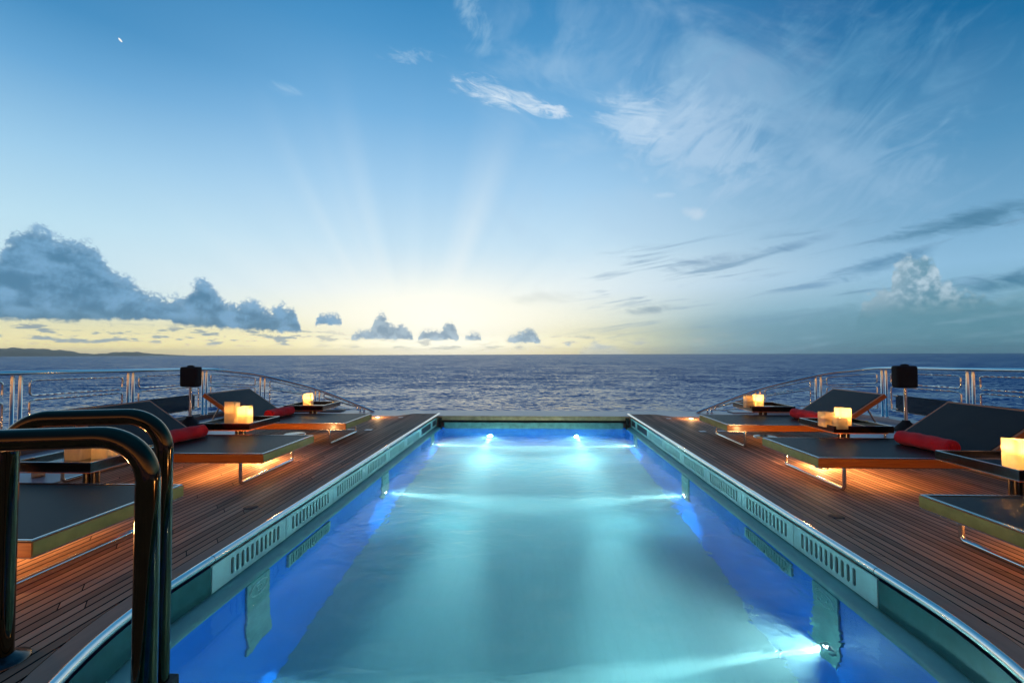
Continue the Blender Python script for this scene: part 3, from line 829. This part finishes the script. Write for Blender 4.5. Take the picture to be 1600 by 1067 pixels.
tl = {(-1,1): 'rolled red towel on the left lounger partly hidden by the ladder handrail', (-1,2): 'rolled red towel on the far left lounger beyond two candles',
      (1,1): 'large rolled red towel on the right lounger below its black backrest', (1,2): 'small looking rolled red towel on the far right lounger beside the three candles'}
tproto = None
for (s, i), L in tl.items():
    loc = (s*(LX+.245), LY[i]-.10 if s > 0 else LY[i]+.08, .3035+.068); rz = R(4*s) if s < 0 else math.pi+R(4)
    if tproto is None:
        tproto = towel_mesh().build('rolled_towel', M['towel']); tag(tproto, L, 'towel', 'rolled red towels'); tproto.location = loc; tproto.rotation_euler = (0, 0, rz)
    else:
        c = tproto.copy(); C.objects.link(c); c.location = loc; c.rotation_euler = (0, 0, rz); c['label'] = L

# ------------------------------------------------------------------ side tables
def make_table(label):
    t_ = thing('side_table', label, 'side table', (0,0,0), 0, 'square tray tables between the loungers')
    h = .33
    mb = MB(); mb.ring(-h, h, -h, h, .022, .352, .420, ch=.003); mb.build('tray_rim', M['dark_steel'], t_)
    mb = MB(); mb.ring(-h+.002, h-.002, -h+.002, h-.002, .012, .4205, .4255, ch=.001); mb.ring(-h+.002, h-.002, -h+.002, h-.002, .03, .345, .3515, ch=.001)
    mb.build('metal_trim', M['chrome'], t_)
    mb = MB(); mb.box(-h+.022, h-.022, -h+.022, h-.022, .372, .392); mb.build('tray_top', M['glass_top'], t_)
    mb = MB(); mb.box(-h+.035, h-.035, -h+.035, h-.035, .330, .3445, .003); mb.build('under_frame', M['wood'], t_)
    for s in (-1, 1):
        mb = MB(); mb.lathe([(.030, .014), (.030, .33)], 20, Matrix.Translation((s*.036, 0, 0))); mb.build('column', M['dark_steel'], t_)
    mb = MB(); mb.box(-.17, .17, -.17, .17, .001, .014, .004); mb.build('base_plate', M['brushed'], t_)
    return t_
M['glass_top'] = simple('smoked_glass_top', (.020,.018,.020), .08, .0, 10, .2, 0, .5)
TY = (3.66, 5.60, 7.50); TXc = 3.74
tlab = {(-1,0): 'square dark tray table at the left seen under the ladder handrails', (-1,1): 'square dark tray table on the left carrying a tall and a short pillar candle',
        (-1,2): 'square dark tray table on the left nearest the stern railing, with one candle',
        (1,0): 'square dark tray table cut by the right edge, with one large lit candle', (1,1): 'square dark tray table on the right carrying three pillar candles',
        (1,2): 'square dark tray table on the right nearest the stern railing, with two candles'}
tp = None
for s in (-1, 1):
    for i, y in enumerate(TY):
        if tp is None: tp = make_table(tlab[(s, i)]); tp.location = (s*TXc, y, 0)
        else: dup(tp, (s*TXc, y, 0), 0, tlab[(s, i)], 'square tray tables between the loungers')

# ------------------------------------------------------------------ candles: hollow wax pillars
def candle(x, y, w_, h, rz, label, lit, slope=0., power=1.0):
    t_ = thing('pillar_candle', label, 'candle', (x, y, .3925), R(rz), 'square wax candles on the tray tables')
    n = 20; rad = w_*.16
    def lp(hw, r):
        o = []
        for cx, cy, a0 in ((1,1,0), (-1,1,90), (-1,-1,180), (1,-1,270)):
            for k in range(6):
                a = R(a0+90*k/5); o.append((cx*(hw-r)+r*math.cos(a), cy*(hw-r)+r*math.sin(a)))
        return o
    O, I = lp(w_/2, rad), lp(w_/2-.011, rad*.6); m = len(O)
    rnd = random.Random(int(abs(x*1000)+y*77))
    def top(p): return h+slope*p[1]/w_+.006*math.sin(p[0]*60+x*9)+.004*math.sin(p[1]*75)
    vs = [(px, py, .0) for px, py in O]+[(px, py, top((px, py))) for px, py in O]+[(px, py, top((px, py))-.003) for px, py in I]+[(px, py, h*.5) for px, py in I]
    fs = [(r*m+k, r*m+(k+1) % m, (r+1)*m+(k+1) % m, (r+1)*m+k) for r in range(3) for k in range(m)]
    mb = MB(); mb.add(vs, fs, True); mb.add(vs[3*m:], [list(range(m))]); mb.add(vs[:m], [list(range(m))[::-1]])
    mb.build('wax_body', M['wax'], t_)
    mb = MB()
    mb.lathe([(.0025, h*.5), (.0025, h*.5+.02)], 6); mb.build('wick', M['black_rubber'], t_)
    if lit:
        mb = MB(); mb.lathe([(.002, h*.5+.02), (.008, h*.5+.032), (.006, h*.5+.045), (.001, h*.5+.062)], 10); mb.build('flame', M['flame'], t_)
        lamp('candle_glow', 'POINT', t_, (0, 0, h*.5+.055), power, (1,.68,.32), .014)
    return t_
cz = 7.0
candle(-3.715, 5.40, .135, .27, 8, 'tall pale candle with slanted top on the left tray, left of a pair', True, -.02, .9)
candle(-3.56, 5.42, .13, .215, -4, 'short glowing candle open at the top on the left tray, right of a pair', True, .02, cz)
candle(-3.78, 3.60, .15, .20, 0, 'dim candle on the left tray seen below the ladder handrail', True, 0, .45)
candle(-3.62, 3.66, .14, .20, 6, 'glowing candle on the left tray seen below the ladder handrail', True, 0, 1.2)
candle(-3.715, 7.28, .13, .205, 6, 'single glowing candle on the left tray by the stern rail', True, .02, cz)
candle(3.60, 5.40, .13, .225, -4, 'tallest glowing candle of three on the right tray', True, 0, cz*1.3)
candle(3.45, 5.46, .13, .165, 6, 'medium orange candle at the left of three on the right tray', True, 0, .45)
candle(3.50, 5.30, .12, .125, -3, 'lowest candle in front of three on the right tray', True, 0, .45)
candle(3.55, 7.26, .13, .21, -3, 'bright glowing candle on the right tray by the stern rail, right of a pair', True, 0, cz*1.3)
candle(3.42, 7.30, .12, .19, 5, 'dim orange candle on the right tray by the stern rail, left of a pair', True, 0, .5)
candle(3.62, 3.52, .155, .215, -12, 'large glowing candle at the right edge, nearest of all', True, 0, cz*1.3)

# ------------------------------------------------------------------ deck lights, caps and flush plates
def deck_light(x, y, label):
    t_ = thing('deck_light', label, 'deck light', (x, y, 0), 0, 'warm lights set into the deck')
    mb = MB(); mb.lathe([(.066, .001), (.064, .008), (.050, .012), (.048, .006)], 28, cap=False); mb.build('bezel', M['brushed'], t_)
    mb = MB(); mb.lathe([(.046, .002), (.045, .010), (.02, .015)], 24); mb.build('lens', M['lens_warm'], t_)
    lamp('deck_glow', 'POINT', t_, (0, 0, .09), DL if y < 6 else 6.0, (1,.56,.22), .04)
    return t_
DL = 15.0
deck_light(-3.18, 5.15, 'glowing deck light under the foot of the left lounger with the red roll')
deck_light(3.15, 5.08, 'glowing deck light under the foot of the right lounger with the large red roll')
deck_light(-3.08, 8.80, 'small glowing deck light near the stern, left of the pool')
deck_light(3.02, 8.74, 'small glowing deck light near the stern, right of the pool')
deck_light(-3.18, 2.05, 'glowing deck light hidden under the nearest left lounger')
deck_light(3.15, 2.05, 'glowing deck light hidden under the nearest right lounger')
def disc(name, x, y, r, h, m, label, cat, group):
    mb = MB(); mb.lathe([(r, .0015), (r, h*.7), (r*.9, h), (r*.3, h)], 28)
    o = mb.build(name, m); o.location = (x, y, 0); return tag(o, label, cat, group)
g = 'flush deck caps'
disc('deck_fitting', 2.32, 3.58, .055, .003, M['deck_dark'], 'round dark deck cap in the planks beside the nearest right lounger', 'deck cap', g)
disc('deck_fitting', -2.32, 3.62, .055, .003, M['deck_dark'], 'round dark deck cap in the planks beside the ladder handrail', 'deck cap', g)
disc('deck_hatch', -3.72, 7.30-.42, .16, .022, M['brushed'], 'round steel deck fitting under the far left lounger', 'deck hatch', 'round deck fittings')
disc('deck_hatch', 3.45, 6.86, .16, .022, M['brushed'], 'round steel deck fitting under the far right lounger', 'deck hatch', 'round deck fittings')
def plate(x, y, w_, l, label):
    mb = MB(); mb.box(-w_/2, w_/2, -l/2, l/2, .001, .007, .002); o = mb.build('deck_plate', M['hull'], None); o.location = (x, y, 0)
    return tag(o, label, 'deck plate', 'small pale flush plates')
plate(-2.72, 7.35, .12, .10, 'small pale plate in the deck off the foot of the far left lounger')
plate(-3.02, 7.38, .16, .07, 'pale plate in the deck just under the far left lounger foot')
plate(-2.62, 8.82, .09, .08, 'tiny pale plate in the deck near the stern, left of the pool')
plate(2.72, 7.35, .10, .10, 'small pale plate in the deck off the foot of the far right lounger')
plate(3.02, 7.4, .16, .07, 'pale plate in the deck just under the far right lounger foot')
plate(2.62, 8.80, .09, .08, 'tiny pale plate in the deck near the stern, right of the pool')
# round cream-rimmed fitting on the left waterway
t_ = thing('mooring_roller', 'cream rimmed round fitting with brown face on the left deck edge', 'deck fitting', (-5.12, 4.45, 0), R(-42))
m90 = Matrix.Translation((0, 0, .085)) @ Matrix.Rotation(R(90), 4, 'X')
mb = MB(); mb.lathe([(.066, -.05), (.085, -.05), (.088, 0), (.085, .05), (.066, .05)], 28, m90, cap=False); mb.build('rim', M['cream'], t_)
mb = MB(); mb.lathe([(.066, -.04), (.066, .04)], 28, m90); mb.build('drum', M['brown'], t_)

# ------------------------------------------------------------------ covered boxes on poles
def cover_stand(x, y, label):
    t_ = thing('covered_stand', label, 'covered stand', (x, y, 0), 0, 'black covered boxes on steel poles')
    mb = MB(); mb.lathe([(.17, .0), (.16, .03), (.11, .09), (.055, .15), (.05, .17), (.03, .172)], 24); mb.build('boot', M['black_cover'], t_)
    mb = MB(); mb.lathe([(.026, .165), (.026, .72)], 16); mb.build('pole', M['chrome'], t_)
    mb = MB(); mb.box(-.165, .165, -.08, .08, .69, 1.045, .045, None, 5)
    for v in mb.v:
        v.x += .006*math.sin(v.z*31)*(1 if v.x > 0 else -1); v.y += .008*math.sin(v.z*23+v.x*17)
    mb.sm = [True]*len(mb.sm); mb.build('cover', M['black_cover'], t_)
    mb = MB(); mb.lathe([(.05, 1.035), (.045, 1.062), (.02, 1.072)], 12, Matrix.Diagonal((1.4, .7, 1, 1))); mb.build('tie_knot', M['black_cover'], t_)
    return t_
cover_stand(-6.05, 7.68, 'black covered box on a steel pole by the left railing')
cover_stand(5.98, 7.50, 'black covered box on a steel pole by the right railing')

# ------------------------------------------------------------------ railings
def cat(P, n=14):
    o = []; P = [Vector(p) for p in P]
    for i in range(len(P)-1):
        p0, p1, p2, p3 = P[max(0, i-1)], P[i], P[i+1], P[min(len(P)-1, i+2)]
        for k in range(n):
            t_ = k/n
            o.append(.5*((2*p1)+(-p0+p2)*t_+(2*p0-5*p1+4*p2-p3)*t_*t_+(-p0+3*p1-3*p2+p3)*t_**3))
    o.append(P[-1]); return o
def railing(sgn, label):
    t_ = thing('railing', label, 'railing', (sgn*6.5, 7.0, 0), 0, 'polished steel deck railings')
    off = Vector((-sgn*6.5, -7.0, 0))
    K = [(6.5,-.6,1.05),(6.5,1.2,1.05),(6.5,2.8,1.045),(6.5,4.2,1.04),(6.5,5.37,1.03),(6.5,6.98,1.0),(6.5,8.62,.967),(6.31,9.15,.90),(5.86,9.50,.795),(4.70,9.62,.49),(3.72,9.66,.11),(3.46,9.68,.0)]
    path = cat(K); path = [Vector((sgn*p.x, p.y, p.z)) for p in path]
    cum = [0]
    for a, b_ in zip(path, path[1:]): cum.append(cum[-1]+(b_-a).length)
    def at(s):
        s = max(0, min(cum[-1], s))
        for i in range(len(cum)-1):
            if cum[i+1] >= s:
                f = (s-cum[i])/max(1e-9, cum[i+1]-cum[i]); return path[i].lerp(path[i+1], f)
        return path[-1]
    def s_of(q):
        q = Vector((sgn*q[0], q[1], q[2])); i = min(range(len(path)), key=lambda j: (path[j]-q).length); return cum[i]
    mb = MB(); mb.tube([p+off for p in path], .034, 14, ry=.029); mb.build('handrail', M['chrome'], t_)
    ps = [s_of(k) for k in (K[2], (6.5,3.95,1.04), K[4], K[5], K[6], K[8], K[9], K[10])]
    for s in ps:
        for d in (-.045, .045):
            p = at(s+d)
            zb = .068 if p.z > .3 and p.y < 9.4 else .0
            mb = MB(); mb.lathe([(.030, zb), (.030, zb+.012), (.0205, zb+.016), (.0205, max(zb+.03, p.z-.02))], 14, Matrix.Translation((p.x+off.x, p.y+off.y, 0)))
            mb.build('post', M['chrome'], t_)
    for k, (s0, s1) in enumerate(zip(ps, ps[1:])):
        a0, a1 = s0+.15, s1-.15
        if k == len(ps)-2: a1 = s1-.12
        for (ft, fb) in ((.90, .705), (.645, .19)):
            m = 14
            ss = [a0+(a1-a0)*i/m for i in range(m+1)]
            topl = [at(s) for s in ss]
            def zt(p, f): return .03+(p.z-.03)*f
            loop = [Vector((p.x, p.y, zt(p, ft))) for p in topl]+[Vector((p.x, p.y, zt(p, fb))) for p in topl[::-1]]
            hgt = (loop[0]-loop[-1]).length
            if min(abs(zt(topl[-1], ft)-zt(topl[-1], fb)), abs(zt(topl[0], ft)-zt(topl[0], fb))) < .05: rr_ = .012
            else: rr_ = .04
            fp = []
            corners = (0, m, m+1, 2*m+1)
            q = [loop[i] for i in range(len(loop))]
            fp = fillet(q, rr_, 4, True)
            mb = MB(); mb.tube([p+off for p in fp], .0125, 8, True); lp_ = mb.build('rail_loop', M['chrome'], t_)
            # small stays between loop and posts
            for s_in, s_post in ((a0, s0+.045), (a1, s1-.045)):
                A, B = at(s_in), at(s_post)
                for g_ in (.25, .75):
                    f = fb+(ft-fb)*g_
                    mb = MB(); mb.tube([(A.x+off.x, A.y+off.y, zt(A, f)), (B.x+off.x, B.y+off.y, zt(B, f))], .006, 6)
                    mb.build('stay', M['chrome'], lp_)
        if k in (2, 3):     # smoked wind panel held inside the lower loop
            A, B = at(s0+.22), at(s1-.26)
            mb = MB(); mb.box(A.x+off.x-.006, A.x+off.x+.006, A.y+off.y, B.y+off.y, .215, .50, .003); pn = mb.build('wind_panel', M['tinted'], t_)
            mb = MB()
            for y in (A.y, B.y):
                for z in (.47, .235): mb.box(A.x+off.x-.020, A.x+off.x+.020, y+off.y-.05, y+off.y+.05, z, z+.035, .012)
            mb.build('clamp', M['brushed'], pn)
    return t_
railing(-1, 'polished steel railing along the left deck edge, sloping down to the stern')
railing(1, 'polished steel railing along the right deck edge, sloping down to the stern')

# ------------------------------------------------------------------ pool ladder in the foreground
lad = thing('pool_ladder', 'pair of tall dark polished ladder handrails at the left pool corner', 'pool ladder', (-1.6, 1.7, 0))
lo = Vector((1.6, -1.7, 0))
D = Vector((-.56, -.13, 0))
for p in (Vector((-1.265, 1.43, 0)), Vector((-1.612, 1.90, 0))):
    q = p+D
    path = fillet([q+Vector((0,0,.012)), q+Vector((0,0,.985)), p+Vector((0,0,.985)), p+Vector((0,0,-.30))], .145, 12)
    mb = MB(); mb.tube([v+lo for v in path], .0345, 24); h = mb.build('handrail', M['tube_dark_reflect'], lad)
    mb = MB(); mb.lathe([(.085, .001), (.083, .010), (.060, .018), (.040, .030), (.0352, .032)], 28, Matrix.Translation(q+lo), cap=False); mb.build('flange', M['dark_steel'], h)
    mb = MB(); mb.box(-.05, .05, -.05, .05, -.24, -.15, .008, Matrix.Translation(p+lo)); mb.build('bracket', M['black_rubber'], h)
a, b_ = Vector((-1.265, 1.43, 0))+lo, Vector((-1.612, 1.90, 0))+lo
dirv = (b_-a).normalized(); mtx = Matrix((dirv, Vector((-dirv.y, dirv.x, 0)), Vector((0,0,1)))).transposed().to_4x4(); mtx.translation = (a+b_)/2
for z in (-.20,):
    mb = MB(); mb.box(-.24, .24, -.05, .05, z-.02, z+.02, .008, mtx); mb.build('step', M['black_rubber'], lad)

# ------------------------------------------------------------------ render settings
scene.view_settings.view_transform = 'Standard'; scene.view_settings.look = 'None'
scene.view_settings.exposure = 0; scene.view_settings.gamma = 1
scene.render.engine = 'CYCLES'
cy = scene.cycles
cy.use_denoising = True; cy.max_bounces = 10; cy.transmission_bounces = 8; cy.transparent_max_bounces = 8
cy.diffuse_bounces = 4; cy.glossy_bounces = 4; cy.volume_bounces = 0
cy.sample_clamp_indirect = 0; cy.blur_glossy = .6
cy.volume_step_rate = 1; cy.use_adaptive_sampling = True; cy.adaptive_threshold = .02
